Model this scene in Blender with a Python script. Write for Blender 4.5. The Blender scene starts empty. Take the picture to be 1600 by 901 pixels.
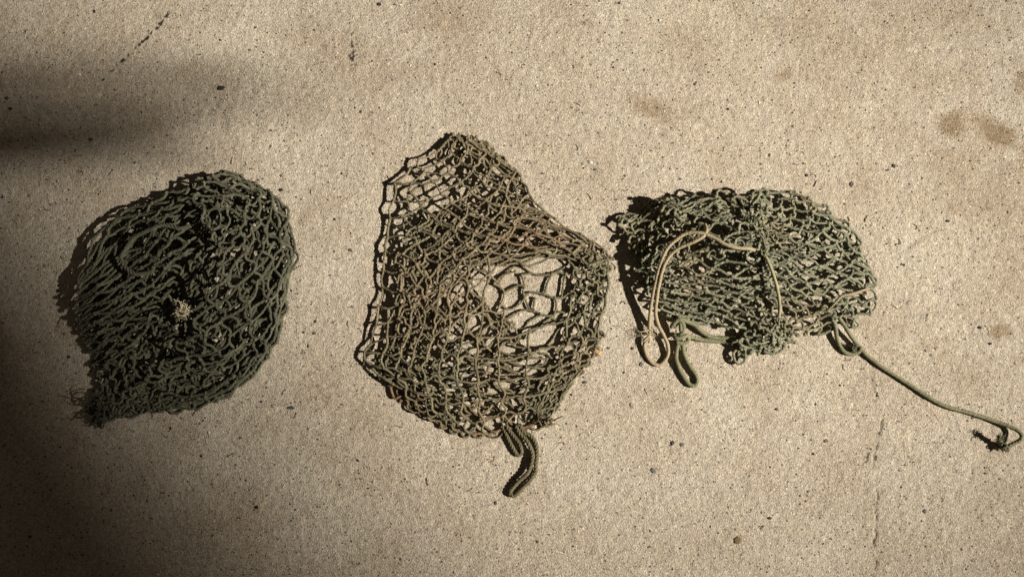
import bpy, math, random
import numpy as np
from mathutils import Vector, Euler

random.seed(7)
RNG = np.random.default_rng(11)
S = 0.0006                      # metres per photo pixel at the picture centre
R = math.radians
scn = bpy.context.scene
COL = scn.collection

# ------------------------------------------------------------------ camera
LENS = 32.0
DIST = 1600 * S / 2 / (18.0 / LENS)
TILT = R(7)
cam_d = bpy.data.cameras.new("camera")
cam = bpy.data.objects.new("camera", cam_d)
COL.objects.link(cam)
cam_d.lens = LENS
cam_d.sensor_width = 36
cam_d.clip_start = 0.02
cam_d.clip_end = 200
cam.location = (0, -DIST * math.sin(TILT), DIST * math.cos(TILT))
cam.rotation_euler = (TILT, 0, 0)
scn.camera = cam
CAMP = np.array(cam.location)
CR = np.array(Euler((TILT, 0, 0)).to_matrix())


def P(x, y, h=0.0):
    """photo pixel + height (in pixel units) -> world position, unit = S metres"""
    x = np.asarray(x, float); y = np.asarray(y, float); h = np.asarray(h, float)
    dx = (x - 800) / 800 * (18.0 / LENS)
    dy = -(y - 450.5) / 800 * (18.0 / LENS)
    d = np.stack([dx, dy, -np.ones_like(dx)], -1) @ CR.T
    t = (h * S - CAMP[2]) / d[..., 2]
    p = CAMP + d * t[..., None]
    return p / S


# ------------------------------------------------------------------ helpers
def tag(o, label=None, cat=None, group=None, kind=None):
    if label: o['label'] = label
    if cat: o['category'] = cat
    if group: o['group'] = group
    if kind: o['kind'] = kind
    return o


def empty(name, loc, label, cat, group=None):
    o = bpy.data.objects.new(name, None)
    o.empty_display_size = 0.02
    o.location = loc
    COL.objects.link(o)
    return tag(o, label, cat, group)


def mesh_obj(name, V, F, mat, parent=None, tint=None, uv=None, smooth=True):
    """V in world metres"""
    V = np.asarray(V, np.float64)
    if parent is not None:
        q = parent
        while q is not None:
            V = V - np.array(q.location); q = q.parent
    me = bpy.data.meshes.new(name)
    F = np.asarray(F, np.int32)
    k = F.shape[1]
    me.vertices.add(len(V)); me.vertices.foreach_set('co', V.astype(np.float32).ravel())
    me.loops.add(F.size); me.loops.foreach_set('vertex_index', F.ravel())
    me.polygons.add(len(F))
    me.polygons.foreach_set('loop_start', np.arange(0, F.size, k, dtype=np.int32))
    me.update(calc_edges=True)
    me.polygons.foreach_set('use_smooth', np.full(len(F), smooth))
    if tint is not None:
        a = me.attributes.new('tint', 'FLOAT_COLOR', 'POINT')
        c = np.ones((len(V), 4), np.float32); c[:, :3] = tint
        a.data.foreach_set('color', c.ravel())
    if uv is not None:
        l = me.uv_layers.new(name='UVMap')
        l.data.foreach_set('uv', np.asarray(uv, np.float32)[F.ravel()].ravel())
    me.materials.append(mat)
    me.validate()
    o = bpy.data.objects.new(name, me)
    COL.objects.link(o)
    if parent is not None:
        o.parent = parent
    return o


def catmull(pts, sub, axis=1):
    """pts (E,N,D) -> smooth subdivided (E,(N-1)*sub+1,D)"""
    p = pts
    a = np.concatenate([2 * p[:, :1] - p[:, 1:2], p, 2 * p[:, -1:] - p[:, -2:-1]], 1)
    out = []
    n = p.shape[1]
    for s in range(sub):
        t = s / sub
        p0, p1, p2, p3 = a[:, :n - 1], a[:, 1:n], a[:, 2:n + 1], a[:, 3:n + 2]
        out.append(0.5 * (2 * p1 + (p2 - p0) * t + (2 * p0 - 5 * p1 + 4 * p2 - p3) * t * t +
                          (3 * p1 - p0 - 3 * p2 + p3) * t ** 3))
    o = np.stack(out, 2).reshape(p.shape[0], (n - 1) * sub, p.shape[2])
    return np.concatenate([o, p[:, -1:]], 1)


def tubes(C, rad, K=6, cap=True, ply=None):
    """C (E,N,3) centre lines, rad (E,N) -> V,F,uv"""
    E, N, _ = C.shape
    T = np.gradient(C, axis=1)
    T /= np.linalg.norm(T, axis=2, keepdims=True) + 1e-9
    up = np.zeros_like(T); up[..., 2] = 1
    steep = np.abs(T[..., 2]) > 0.95
    up[steep] = (0.3, 0.9, 0.1)
    Sd = np.cross(up, T); Sd /= np.linalg.norm(Sd, axis=2, keepdims=True) + 1e-9
    for i in range(1, N):                       # keep the frame from flipping
        dt = (Sd[:, i] * Sd[:, i - 1]).sum(1)
        Sd[:, i][dt < 0] *= -1
    B = np.cross(T, Sd)
    ang = np.arange(K) / K * 2 * math.pi
    rr = rad[:, :, None, None]
    if ply:                                     # (number of plies, depth, pitch): the section turns along the cord
        sl = np.linalg.norm(np.diff(C, axis=1), axis=2)
        Ls = np.concatenate([np.zeros((E, 1)), np.cumsum(sl, 1)], 1)
        rr = rr * (1 + ply[1] * np.cos(ply[0] * (ang[None, None] - Ls[:, :, None] / ply[2] * 2 * math.pi)))[..., None]
    ring = (C[:, :, None] + rr *
            (np.cos(ang)[None, None, :, None] * Sd[:, :, None] + np.sin(ang)[None, None, :, None] * B[:, :, None]))
    V = ring.reshape(-1, 3)
    idx = np.arange(E * N * K).reshape(E, N, K)
    a = idx[:, :-1]; b = idx[:, 1:]
    F = np.stack([a, np.roll(a, -1, 2), np.roll(b, -1, 2), b], -1).reshape(-1, 4)
    seg = np.linalg.norm(np.diff(C, axis=1), axis=2)
    L = np.concatenate([np.zeros((E, 1)), np.cumsum(seg, 1)], 1)
    uv = np.empty((E, N, K, 2))
    tri = 1 - np.abs(2 * np.arange(K) / K - 1)
    uv[..., 0] = (np.arange(K) / K)[None, None]
    uv[..., 1] = L[:, :, None] / (2 * math.pi * rad.mean())
    if cap:
        caps = np.concatenate([idx[:, 0, ::-1][:, [0, 1, 2, 3]], idx[:, 0, ::-1][:, [0, 3, 4, 5]],
                               idx[:, -1][:, [0, 1, 2, 3]], idx[:, -1][:, [0, 3, 4, 5]]]) if K in (6, 8) else np.zeros((0, 4), int)
        F = np.concatenate([F, caps])
    return V, F, uv.reshape(-1, 2)


def grid_interp(ctrl, nu, nv):
    """ctrl (rows, cols, 3) -> smooth (nv, nu, 3)"""
    def resample(a, n):                       # along axis 0
        m = a.shape[0]
        t = np.linspace(0, m - 1, n)
        i = np.clip(t.astype(int), 0, m - 2); f = (t - i)[:, None, None]
        e = np.concatenate([2 * a[:1] - a[1:2], a, 2 * a[-1:] - a[-2:-1]], 0)
        p0, p1, p2, p3 = e[i], e[i + 1], e[i + 2], e[i + 3]
        return 0.5 * (2 * p1 + (p2 - p0) * f + (2 * p0 - 5 * p1 + 4 * p2 - p3) * f * f + (3 * p1 - p0 - 3 * p2 + p3) * f ** 3)
    a = resample(np.asarray(ctrl, float), nv)
    return resample(a.transpose(1, 0, 2), nu).transpose(1, 0, 2)


def vnoise(X, Y, sc, seed):
    """cheap value noise on arrays"""
    r = np.random.default_rng(seed); T = r.random((256, 256))
    x = X / sc + 1000.3; y = Y / sc + 1000.7
    i = np.floor(x).astype(int); j = np.floor(y).astype(int)
    f = x - i; g = y - j; f = f * f * (3 - 2 * f); g = g * g * (3 - 2 * g)
    t = lambda a, b: T[a % 256, b % 256]
    return (t(i, j) * (1 - f) + t(i + 1, j) * f) * (1 - g) + (t(i, j + 1) * (1 - f) + t(i + 1, j + 1) * f) * g


def nz(p, scale, seed):
    """smooth vector noise sampled at the xy of p (n,3), about -1..1"""
    x, y = np.round(p[:, 0], 2), np.round(p[:, 1], 2)
    o = [vnoise(x * .87 - y * .5, x * .5 + y * .87, scale, 1000 + seed * 17 + k) * 1.35 + vnoise(x, y, scale * .5, 5000 + seed * 17 + k) * .65 - 1.0 for k in range(3)]
    return np.stack(o, 1) * 1.15


class Net:
    def __init__(s):
        s.X = []; s.E = []; s.L = []; s.w = []; s.n = 0; s.kk = []

    def sheet(s, rows, nu, nv, L0, lattice='diamond', seed=0, amp=((120, 10), (45, 6)), zamp=6, drop=None, slack=1.0, anchor=.02, k=.45):
        """a piece of netting laid over a control grid of (px, py, height)"""
        g = grid_interp(np.array(rows, float), nu, nv)
        q = g.reshape(-1, 3).copy()
        w = P(q[:, 0], q[:, 1], q[:, 2])
        base = w.copy()
        jj, ii = np.mgrid[0:nv, 0:nu]
        bd = np.minimum.reduce([ii, jj, nu - 1 - ii, nv - 1 - jj])
        edgef = np.where(bd == 0, .35, np.where(bd == 1, .7, 1.0)).reshape(-1, 1)
        for q_, (sc, am) in enumerate(amp):
            v = nz(base, sc, seed + q_ * 7 + 1)
            w[:, :2] += v[:, :2] * am * edgef
            w[:, 2] += v[:, 2] * zamp * (am / amp[0][1]) ** .5
        w[:, 2] = np.maximum(w[:, 2], 2.5)
        keep = {}
        X = []
        for j in range(nv):
            for i in range(nu):
                if lattice == 'diamond' and (i + j) % 2:
                    continue
                keep[(i, j)] = len(X); X.append(w[j * nu + i])
        E = []
        for (i, j), a in keep.items():
            nb = ((1, 1), (1, -1)) if lattice == 'diamond' else ((1, 0), (0, 1))
            for di, dj in nb:
                b = keep.get((i + di, j + dj))
                if b is not None:
                    if drop is not None:
                        m = g[j, i, :2] * .5 + g[j + dj, i + di, :2] * .5
                        if drop(m[0], m[1]):
                            continue
                    E.append((a + s.n, b + s.n))
        while E:                                  # no blunt stubs: drop edges that end in the air
            deg = {}
            for a, b in E:
                deg[a] = deg.get(a, 0) + 1; deg[b] = deg.get(b, 0) + 1
            E2 = [e for e in E if deg[e[0]] > 1 and deg[e[1]] > 1]
            if len(E2) == len(E): break
            E = E2
        X = np.array(X)
        s.X.append(X); s.E += E; s.kk += [k] * len(E)
        s.L += list(L0 * (0.92 + .16 * RNG.random(len(E))) * slack)
        s.w.append(np.full(len(X), anchor))
        s.n += len(X)

    def solve(s, nseg, r, iters=50, seed=0, grav=.06, zkeep=.06, curl=.5):
        X = np.concatenate(s.X); E = np.array(s.E); L = np.array(s.L)
        W = np.concatenate(s.w)
        rng = np.random.default_rng(seed)
        n, m = len(X), len(E)
        A, B = X[E[:, 0]], X[E[:, 1]]
        d = np.linalg.norm(B - A, axis=1)
        L = np.maximum(d * 1.02 + np.array(s.kk) * np.maximum(L - d, 0), d * 1.0)
        t = np.arange(1, nseg) / nseg
        I = A[:, None] * (1 - t)[None, :, None] + B[:, None] * t[None, :, None]
        side = np.cross(B - A, (0, 0, 1.0)); side /= np.linalg.norm(side, axis=1, keepdims=True) + 1e-6
        mid = (A + B) / 2
        ph = nz(mid, 55, seed + 3)
        sg = np.tanh(3 * ph[:, 0] + rng.normal(0, .9, m))
        amp = np.sqrt(np.maximum(L ** 2 - d ** 2, 0)) * .42
        I += (side * (amp * sg)[:, None])[:, None] * np.sin(np.pi * t)[None, :, None]
        I += (side * (amp * curl * rng.normal(0, .7, m))[:, None])[:, None] * np.sin(2 * np.pi * t)[None, :, None]
        I[:, :, 2] += (amp * .45 * ph[:, 1])[:, None] * np.sin(np.pi * t)
        Q = np.concatenate([X, I.reshape(-1, 3)])
        Q = np.round(Q + rng.normal(0, .25, Q.shape), 2); L = np.round(L, 2)
        ids = np.concatenate([E[:, :1], n + np.arange(m * (nseg - 1)).reshape(m, -1), E[:, 1:]], 1)
        owner = np.concatenate([np.full(n, -1), np.repeat(np.arange(m), nseg - 1)])
        near = np.zeros(len(Q), bool); near[:n] = True
        near[ids[:, 1]] = True; near[ids[:, -2]] = True
        c1 = np.stack([ids[:, :-1].ravel(), ids[:, 1:].ravel()], 1); l1 = np.repeat(L / nseg, nseg)
        c2 = np.stack([ids[:, :-2].ravel(), ids[:, 2:].ravel()], 1); l2 = np.repeat(L / nseg * 1.88, nseg - 1)
        N = len(Q)
        home = Q.copy(); vel = np.zeros_like(Q); hw = np.full(N, .004); hw[:n] = W
        dmin = 2 * r * .95

        def cons(Q, c, l, mode, k):
            dv = Q[c[:, 1]] - Q[c[:, 0]]
            dd = np.linalg.norm(dv, axis=1) + 1e-9
            e = dd - l
            if mode == 'min':
                e = np.minimum(e, 0)
            mv = dv * (e / dd * .5 * k)[:, None]
            acc = np.zeros_like(Q)
            for a in range(3):
                acc[:, a] = np.bincount(c[:, 0], mv[:, a], N) - np.bincount(c[:, 1], mv[:, a], N)
            act = (e != 0).astype(float)
            cnt = np.bincount(c[:, 0], act, N) + np.bincount(c[:, 1], act, N)
            return acc / np.maximum(cnt, 1)[:, None] * 1.4

        def pairs(Q):
            cell = np.floor(Q / dmin).astype(np.int64) + 4000
            key = (cell[:, 0] * 8192 + cell[:, 1]) * 8192 + cell[:, 2]
            o = np.argsort(key, kind='stable'); ks = key[o]
            res = []
            for off in range(14):
                k3 = off + 13
                dx, dy, dz = k3 // 9 - 1, (k3 // 3) % 3 - 1, k3 % 3 - 1
                tk = key + (dx * 8192 + dy) * 8192 + dz
                lo = np.searchsorted(ks, tk, 'left'); hi = np.searchsorted(ks, tk, 'right')
                for r_ in range(6):
                    ok = np.nonzero(lo + r_ < hi)[0]
                    if len(ok) == 0: break
                    j = o[lo[ok] + r_]
                    if off == 0:
                        q = j > ok; res.append(np.stack([ok[q], j[q]], 1))
                    else:
                        res.append(np.stack([ok, j], 1))
            pr = np.concatenate(res)
            good = ~((owner[pr[:, 0]] == owner[pr[:, 1]]) & (owner[pr[:, 0]] >= 0))
            good &= ~(near[pr[:, 0]] & near[pr[:, 1]])
            pr = pr[good]
            dd = np.linalg.norm(Q[pr[:, 0]] - Q[pr[:, 1]], axis=1)
            return pr[dd < dmin * 1.25]

        for it in range(iters):
            vel *= .86; vel[:, 2] -= grav
            sp = np.linalg.norm(vel, axis=1, keepdims=True); vel *= np.minimum(1, 2.5 / (sp + 1e-9))
            old = Q.copy(); Q = Q + vel
            dh = home - Q
            Q[:, :2] += dh[:, :2] * hw[:, None]
            Q[:, 2] += dh[:, 2] * zkeep
            if it % 3 == 0: pr = pairs(Q)
            for k in range(3):
                Q += cons(Q, c1, l1, 'eq', 1.0)
                Q += cons(Q, c2, l2, 'min', .55)
                if len(pr): Q += cons(Q, pr, np.full(len(pr), dmin), 'min', .8)
                Q[:, 2] = np.maximum(Q[:, 2], r * .9)
            vel = (Q - old)
            onfloor = Q[:, 2] < r * 1.05
            vel[onfloor, :2] *= .3
        s.Q = Q; s.ids = ids; s.nn = n
        return Q[ids]


# ------------------------------------------------------------------ materials
def new_mat(name):
    m = bpy.data.materials.new(name); m.use_nodes = True
    nt = m.node_tree; nt.nodes.clear()
    out = nt.nodes.new('ShaderNodeOutputMaterial')
    bs = nt.nodes.new('ShaderNodeBsdfPrincipled')
    nt.links.new(bs.outputs[0], out.inputs[0])
    return m, nt, bs


def N(nt, t, **kw):
    n = nt.nodes.new(t)
    for k, v in kw.items():
        if hasattr(n, k): setattr(n, k, v)
        else: n.inputs[k].default_value = v
    return n


def cord_mat(name, col, col2, stripes=True, stripe_scale=1.0, bump=.6, rough=.85):
    m, nt, bs = new_mat(name)
    lk = nt.links.new
    at = N(nt, 'ShaderNodeAttribute', attribute_name='tint')
    tc = N(nt, 'ShaderNodeTexCoord')
    no = N(nt, 'ShaderNodeTexNoise'); no.inputs['Scale'].default_value = 90; no.inputs['Detail'].default_value = 3
    lk(tc.outputs['Object'], no.inputs['Vector'])
    rp = N(nt, 'ShaderNodeValToRGB')
    rp.color_ramp.elements[0].position = .38; rp.color_ramp.elements[1].position = .62
    rp.color_ramp.elements[0].color = (*col, 1); rp.color_ramp.elements[1].color = (*col2, 1)
    lk(no.outputs[0], rp.inputs[0])
    mx = N(nt, 'ShaderNodeMix', data_type='RGBA', blend_type='MULTIPLY'); mx.inputs[0].default_value = 1
    lk(rp.outputs[0], mx.inputs[6]); lk(at.outputs['Color'], mx.inputs[7])
    fn = N(nt, 'ShaderNodeTexNoise'); fn.inputs['Scale'].default_value = 1800; fn.inputs['Detail'].default_value = 2
    lk(tc.outputs['Object'], fn.inputs['Vector'])
    mr = N(nt, 'ShaderNodeMapRange'); mr.inputs[1].default_value = .3; mr.inputs[2].default_value = .7
    mr.inputs[3].default_value = .72; mr.inputs[4].default_value = 1.25
    lk(fn.outputs[0], mr.inputs[0])
    mx2 = N(nt, 'ShaderNodeMix', data_type='RGBA', blend_type='MULTIPLY'); mx2.inputs[0].default_value = 1
    lk(mx.outputs[2], mx2.inputs[6]); lk(mr.outputs[0], mx2.inputs[7])
    lk(mx2.outputs[2], bs.inputs['Base Color'])
    bs.inputs['Roughness'].default_value = rough
    bs.inputs['Specular IOR Level'].default_value = .25
    bp = N(nt, 'ShaderNodeBump'); bp.inputs['Strength'].default_value = bump; bp.inputs['Distance'].default_value = .0008
    if stripes:
        uv = N(nt, 'ShaderNodeUVMap')
        sp = N(nt, 'ShaderNodeSeparateXYZ'); lk(uv.outputs[0], sp.inputs[0])
        ma = N(nt, 'ShaderNodeMath', operation='MULTIPLY_ADD')     # v*k + u*3
        mb = N(nt, 'ShaderNodeMath', operation='MULTIPLY'); mb.inputs[1].default_value = 3.0
        lk(sp.outputs[0], mb.inputs[0])
        lk(sp.outputs[1], ma.inputs[0]); ma.inputs[1].default_value = 2.0 * stripe_scale; lk(mb.outputs[0], ma.inputs[2])
        fr = N(nt, 'ShaderNodeMath', operation='FRACT'); lk(ma.outputs[0], fr.inputs[0])
        pp = N(nt, 'ShaderNodeMath', operation='PINGPONG'); pp.inputs[1].default_value = .5; lk(fr.outputs[0], pp.inputs[0])
        ad = N(nt, 'ShaderNodeMath', operation='MULTIPLY_ADD'); ad.inputs[1].default_value = .5
        lk(fn.outputs[0], ad.inputs[0]); lk(pp.outputs[0], ad.inputs[2])
        lk(ad.outputs[0], bp.inputs['Height'])
    else:
        lk(fn.outputs[0], bp.inputs['Height'])
    lk(bp.outputs[0], bs.inputs['Normal'])
    return m


M_net1 = cord_mat('dark_green_cord', (.076, .076, .054), (.114, .112, .081))
M_net2 = cord_mat('olive_brown_cord', (.135, .113, .070), (.190, .160, .099))
M_net3 = cord_mat('sage_green_cord', (.152, .155, .106), (.218, .222, .154))
M_tan = cord_mat('tan_cord', (.28, .228, .143), (.335, .278, .178), stripe_scale=2.0, bump=.3, rough=.7)
M_green = cord_mat('olive_drawcord', (.150, .150, .088), (.200, .195, .115), stripe_scale=2.0, bump=.45, rough=.75)
M_rope = cord_mat('twisted_rope', (.095, .084, .048), (.145, .128, .076), bump=.3)
M_fray = cord_mat('frayed_fibre', (.42, .38, .26), (.55, .50, .36), stripes=False)
M_leaf = cord_mat('dry_leaf', (.30, .20, .09), (.38, .26, .12), stripes=False)

# ------------------------------------------------------------------ ground


def ellipse_mask(X, Y, cx, cy, rx, ry, ang, soft=.5):
    c, s_ = math.cos(R(ang)), math.sin(R(ang))
    u = ((X - cx) * c + (Y - cy) * s_) / rx
    v = (-(X - cx) * s_ + (Y - cy) * c) / ry
    d = np.sqrt(u * u + v * v)
    return np.clip((1 + soft - d) / (2 * soft), 0, 1)


def polyline_dist(X, Y, pts):
    best = np.full(X.shape, 1e9)
    for (x0, y0), (x1, y1) in zip(pts[:-1], pts[1:]):
        dx, dy = x1 - x0, y1 - y0
        t = np.clip(((X - x0) * dx + (Y - y0) * dy) / (dx * dx + dy * dy), 0, 1)
        best = np.minimum(best, np.hypot(X - x0 - t * dx, Y - y0 - t * dy))
    return best


nx, ny = 760, 440
gx = np.linspace(-60, 1660, nx); gy = np.linspace(-60, 970, ny)
PX, PY = np.meshgrid(gx, gy)
G = P(PX, PY, 0.0)
wob = (vnoise(PX, PY, 16, 3) - .5) * .5 + (vnoise(PX, PY, 6, 4) - .5) * .4
stain = np.zeros_like(PX)
for cx, cy, rx, ry, an, st in ((1487, 195, 21, 23, 35, 1.0), (1557, 203, 40, 19, 38, .95), (1600, 125, 14, 20, 0, .7), (1018, 170, 36, 14, 22, .8),
                               (1225, 116, 14, 10, 0, .9), (1563, 518, 17, 12, 0, .8), (1590, 560, 14, 8, 30, .3), (1372, 8, 12, 7, 10, .5), (1490, 325, 16, 10, 0, .35),
                               (915, 37, 14, 3, 8, .5), (1275, 215, 12, 26, 20, .25), (455, 40, 60, 26, 20, .25), (560, 95, 90, 40, 20, .3),
                               (320, 115, 40, 20, 0, .3), (475, 340, 6, 18, 30, .5), (1480, 260, 140, 40, 40, .18), (1150, 60, 160, 40, 8, .15),
                               (700, 30, 90, 24, 0, .22), (1500, 30, 120, 30, 0, .2), (1240, 660, 40, 16, 0, .22), (1020, 620, 45, 18, 10, .2),
                               (480, 700, 50, 30, 0, .18), (610, 760, 60, 30, 0, .15), (60, 120, 80, 20, 0, .2)):
    e = ellipse_mask(PX, PY, cx, cy, rx, ry, an, .4)
    stain = np.maximum(stain, np.clip(e + wob * (e > 0) * 1.2, 0, 1) * st)
broad = vnoise(PX, PY, 190, 8) * .5 + vnoise(PX, PY, 80, 9) * .3 + vnoise(PX, PY, 34, 10) * .2
stain = np.clip(stain + np.clip(broad - .50, 0, 1) * 1.15, 0, 1)
pale = np.clip(vnoise(PX, PY, 150, 18) * .5 + vnoise(PX, PY, 60, 19) * .3 + vnoise(PX, PY, 22, 20) * .2 - .52, 0, 1) * 2.0
for cx, cy, rx, ry, an, st in ((1560, 180, 26, 14, 20, .5), (1577, 243, 8, 8, 0, .8), (1425, 78, 12, 3, 10, .9), (1090, 197, 10, 3, -20, .9),
                               (1152, 60, 10, 3, -10, .6), (1585, 735, 24, 10, 0, .35), (860, 718, 16, 12, 0, .3), (1480, 70, 70, 40, 0, .25)):
    pale = np.maximum(pale, ellipse_mask(PX, PY, cx, cy, rx, ry, an, .4) * st * (.6 + vnoise(PX, PY, 4, 25) * .8))
crumb = np.zeros_like(PX)
fine = vnoise(PX, PY, 3.6, 31); fine2 = vnoise(PX, PY, 9, 32)


def crumbs(pts, w, thr):
    global crumb
    d = polyline_dist(PX, PY, pts)
    m = np.clip(1 - d / w, 0, 1)
    crumb = np.maximum(crumb, ((fine * .7 + fine2 * .3 + m * .45) > thr) * np.clip(m * 2.5, 0, 1))


crumbs([(265, 18), (252, 36), (236, 53), (222, 66), (205, 82), (190, 95), (174, 112), (160, 126)], 5, .95)
crumbs([(222, 66), (205, 82), (190, 95)], 6.5, .95)
crumbs([(549, 50), (550, 64), (554, 76), (550, 90), (551, 104)], 9, .93)
crumbs([(553, 70), (551, 92)], 9, .88)
crack_px = [[(1360, 588), (1363, 603), (1368, 615), (1371, 622)], [(1378, 650), (1378, 664), (1377, 678)],
            [(1372, 690), (1370, 705), (1366, 716), (1366, 730)], [(1370, 748), (1371, 770), (1369, 790), (1367, 812)],
            [(1369, 826), (1367, 845), (1369, 868), (1366, 890), (1365, 905), (1363, 940), (1360, 1000)],
            [(1398, 402), (1425, 384), (1452, 366), (1475, 357)], [(1385, 420), (1400, 400)]]
crack = np.zeros_like(PX)
for k, c in enumerate(crack_px):
    d = polyline_dist(PX + (vnoise(PX, PY, 7, 41) - .5) * 6, PY + (vnoise(PX, PY, 7, 42) - .5) * 3, c)
    crack = np.maximum(crack, np.clip(1.2 - d / 1.45, 0, 1) * (1.0 if k < 5 else .4) * np.clip(vnoise(PX, PY, 9, 43) * 2.2 - .2, 0, 1))
crumbs([(1372, 690), (1355, 712), (1340, 730)], 18, 1.17)
crumbs([(1378, 650), (1372, 700)], 9, 1.15)

Gz = (vnoise(PX, PY, 5, 51) - .5) * .9 + (vnoise(PX, PY, 11, 52) - .5) * .8 - crack * 1.8
Vg = np.stack([G[..., 0], G[..., 1], Gz], -1) * S
edge = np.minimum.reduce([np.minimum(PX + 60, 1660 - PX) / 40, np.minimum(PY + 60, 970 - PY) / 40])
Vg[..., 2] *= np.clip(edge, 0, 1)
idx = np.arange(nx * ny).reshape(ny, nx)
Fg = np.stack([idx[1:, :-1], idx[1:, 1:], idx[:-1, 1:], idx[:-1, :-1]], -1).reshape(-1, 4)
# outer apron so the slab runs on past the picture
ring_in = np.concatenate([idx[0, :-1], idx[:-1, -1], idx[-1, :0:-1], idx[:0:-1, 0]])
Vflat = Vg.reshape(-1, 3)
ctr = Vflat[ring_in].mean(0)
outer = (Vflat[ring_in] - ctr) * 12 + ctr; outer[:, 2] = 0
o_id = np.arange(len(ring_in)) + len(Vflat)
Fa = np.stack([ring_in, np.roll(ring_in, -1), np.roll(o_id, -1), o_id], -1)
Vall = np.concatenate([Vflat, outer]); Fall = np.concatenate([Fg, Fa])

mg, nt, bs = new_mat('sandy_concrete')
lk = nt.links.new
tc = N(nt, 'ShaderNodeTexCoord')


def noise(scale, detail=2, rough=.5, dist=0):
    n = N(nt, 'ShaderNodeTexNoise'); n.inputs['Scale'].default_value = scale; n.inputs['Detail'].default_value = detail
    n.inputs['Roughness'].default_value = rough; n.inputs['Distortion'].default_value = dist
    lk(tc.outputs['Object'], n.inputs['Vector']); return n.outputs[0]


def ramp(src, stops):
    r = N(nt, 'ShaderNodeValToRGB'); e = r.color_ramp.elements
    while len(e) < len(stops): e.new(.5)
    for el, (p, c) in zip(e, stops):
        el.position = p; el.color = (*c, 1) if len(c) == 3 else c
    lk(src, r.inputs[0]); return r.outputs[0]


def mix(fac, a, b, blend='MIX'):
    m = N(nt, 'ShaderNodeMix', data_type='RGBA', blend_type=blend)
    for sock, v in ((m.inputs[0], fac), (m.inputs[6], a), (m.inputs[7], b)):
        if isinstance(v, (int, float)): sock.default_value = v
        elif isinstance(v, tuple): sock.default_value = (*v, 1)
        else: lk(v, sock)
    return m.outputs[2]


def mrange(src, a, b, c, d):
    m = N(nt, 'ShaderNodeMapRange'); lk(src, m.inputs[0])
    for i, v in enumerate((a, b, c, d)): m.inputs[i + 1].default_value = v
    return m.outputs[0]


def attr(n):
    return N(nt, 'ShaderNodeAttribute', attribute_name=n).outputs['Fac']


def voro(scale, feat='F1'):
    v = N(nt, 'ShaderNodeTexVoronoi', feature=feat); v.inputs['Scale'].default_value = scale
    lk(tc.outputs['Object'], v.inputs['Vector']); return v


base = ramp(noise(14, 5, .6), [(.3, (.370, .322, .258)), (.5, (.415, .373, .310)), (.7, (.445, .410, .352))])
base = mix(attr('stain'), base, (.25, .195, .132))
base = mix(attr('pale'), base, (.50, .47, .40))
# sand grains: each small cell its own tone
wv = N(nt, 'ShaderNodeTexNoise'); wv.inputs['Scale'].default_value = 500; lk(tc.outputs['Object'], wv.inputs['Vector'])
vg = voro(950)
sepc = N(nt, 'ShaderNodeSeparateColor'); lk(vg.outputs['Color'], sepc.inputs[0])
grain = ramp(sepc.outputs[0], [(0, (.34, .30, .25)), (.18, (.72, .69, .64)), (.45, (1, 1, 1)), (.86, (1.08, 1.06, 1.02)), (1, (1.7, 1.66, 1.55))])
base = mix(.64, base, grain, 'MULTIPLY')
vh = voro(430)
seph = N(nt, 'ShaderNodeSeparateColor'); lk(vh.outputs['Color'], seph.inputs[0])
base = mix(.45, base, ramp(seph.outputs[1], [(0, (.70, .67, .62)), (.3, (.95, .95, .94)), (.8, (1.05, 1.04, 1.02)), (1, (1.22, 1.16, 1.05))]), 'MULTIPLY')
fine_n = noise(1500, 2, .7)
base = mix(1.0, base, ramp(fine_n, [(.30, (.66, .63, .58)), (.46, (.98, .98, .98)), (.7, (1.25, 1.24, 1.22))]), 'MULTIPLY')
# pores: rare dark cells, each of its own size, edges broken by noise
vp = voro(400)
sp2 = N(nt, 'ShaderNodeSeparateColor'); lk(vp.outputs['Color'], sp2.inputs[0])
pm = mrange(sp2.outputs[1], .80, 1.0, .02, .46)
gate = mrange(sp2.outputs[1], .80, .805, 0, 1)
dd = N(nt, 'ShaderNodeMath', operation='MULTIPLY_ADD'); dd.inputs[1].default_value = .5
lk(noise(900, 2, .6), dd.inputs[0]); lk(vp.outputs['Distance'], dd.inputs[2])
sb = N(nt, 'ShaderNodeMath', operation='SUBTRACT'); lk(dd.outputs[0], sb.inputs[0]); lk(pm, sb.inputs[1])
ps = mrange(sb.outputs[0], .20, .30, 1, 0)
pore = N(nt, 'ShaderNodeMath', operation='MULTIPLY'); lk(gate, pore.inputs[0]); lk(ps, pore.inputs[1])
pk = N(nt, 'ShaderNodeMath', operation='MULTIPLY'); lk(pore.outputs[0], pk.inputs[0]); lk(mrange(sp2.outputs[0], 0, 1, .45, 1), pk.inputs[1])
base = mix(pk.outputs[0], base, (.055, .042, .028))
# a few pale stones
pm2 = mrange(sp2.outputs[2], .972, .976, 0, 1); ps2 = mrange(dd.outputs[0], .50, .62, .8, 0)
st_ = N(nt, 'ShaderNodeMath', operation='MULTIPLY'); lk(pm2, st_.inputs[0]); lk(ps2, st_.inputs[1])
base = mix(st_.outputs[0], base, (.68, .62, .50))
base = mix(attr('crumb'), base, (.030, .026, .022))
base = mix(attr('crack'), base, (.05, .035, .022))
lk(base, bs.inputs['Base Color'])
bs.inputs['Roughness'].default_value = .9
bs.inputs['Specular IOR Level'].default_value = .2
hsum = N(nt, 'ShaderNodeMath', operation='MULTIPLY_ADD'); hsum.inputs[1].default_value = .8
lk(noise(1100, 3, .7), hsum.inputs[0])
hs2 = N(nt, 'ShaderNodeMath', operation='MULTIPLY_ADD'); hs2.inputs[1].default_value = .8
lk(vg.outputs['Distance'], hs2.inputs[0]); lk(hsum.outputs[0], hs2.inputs[2])
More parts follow.
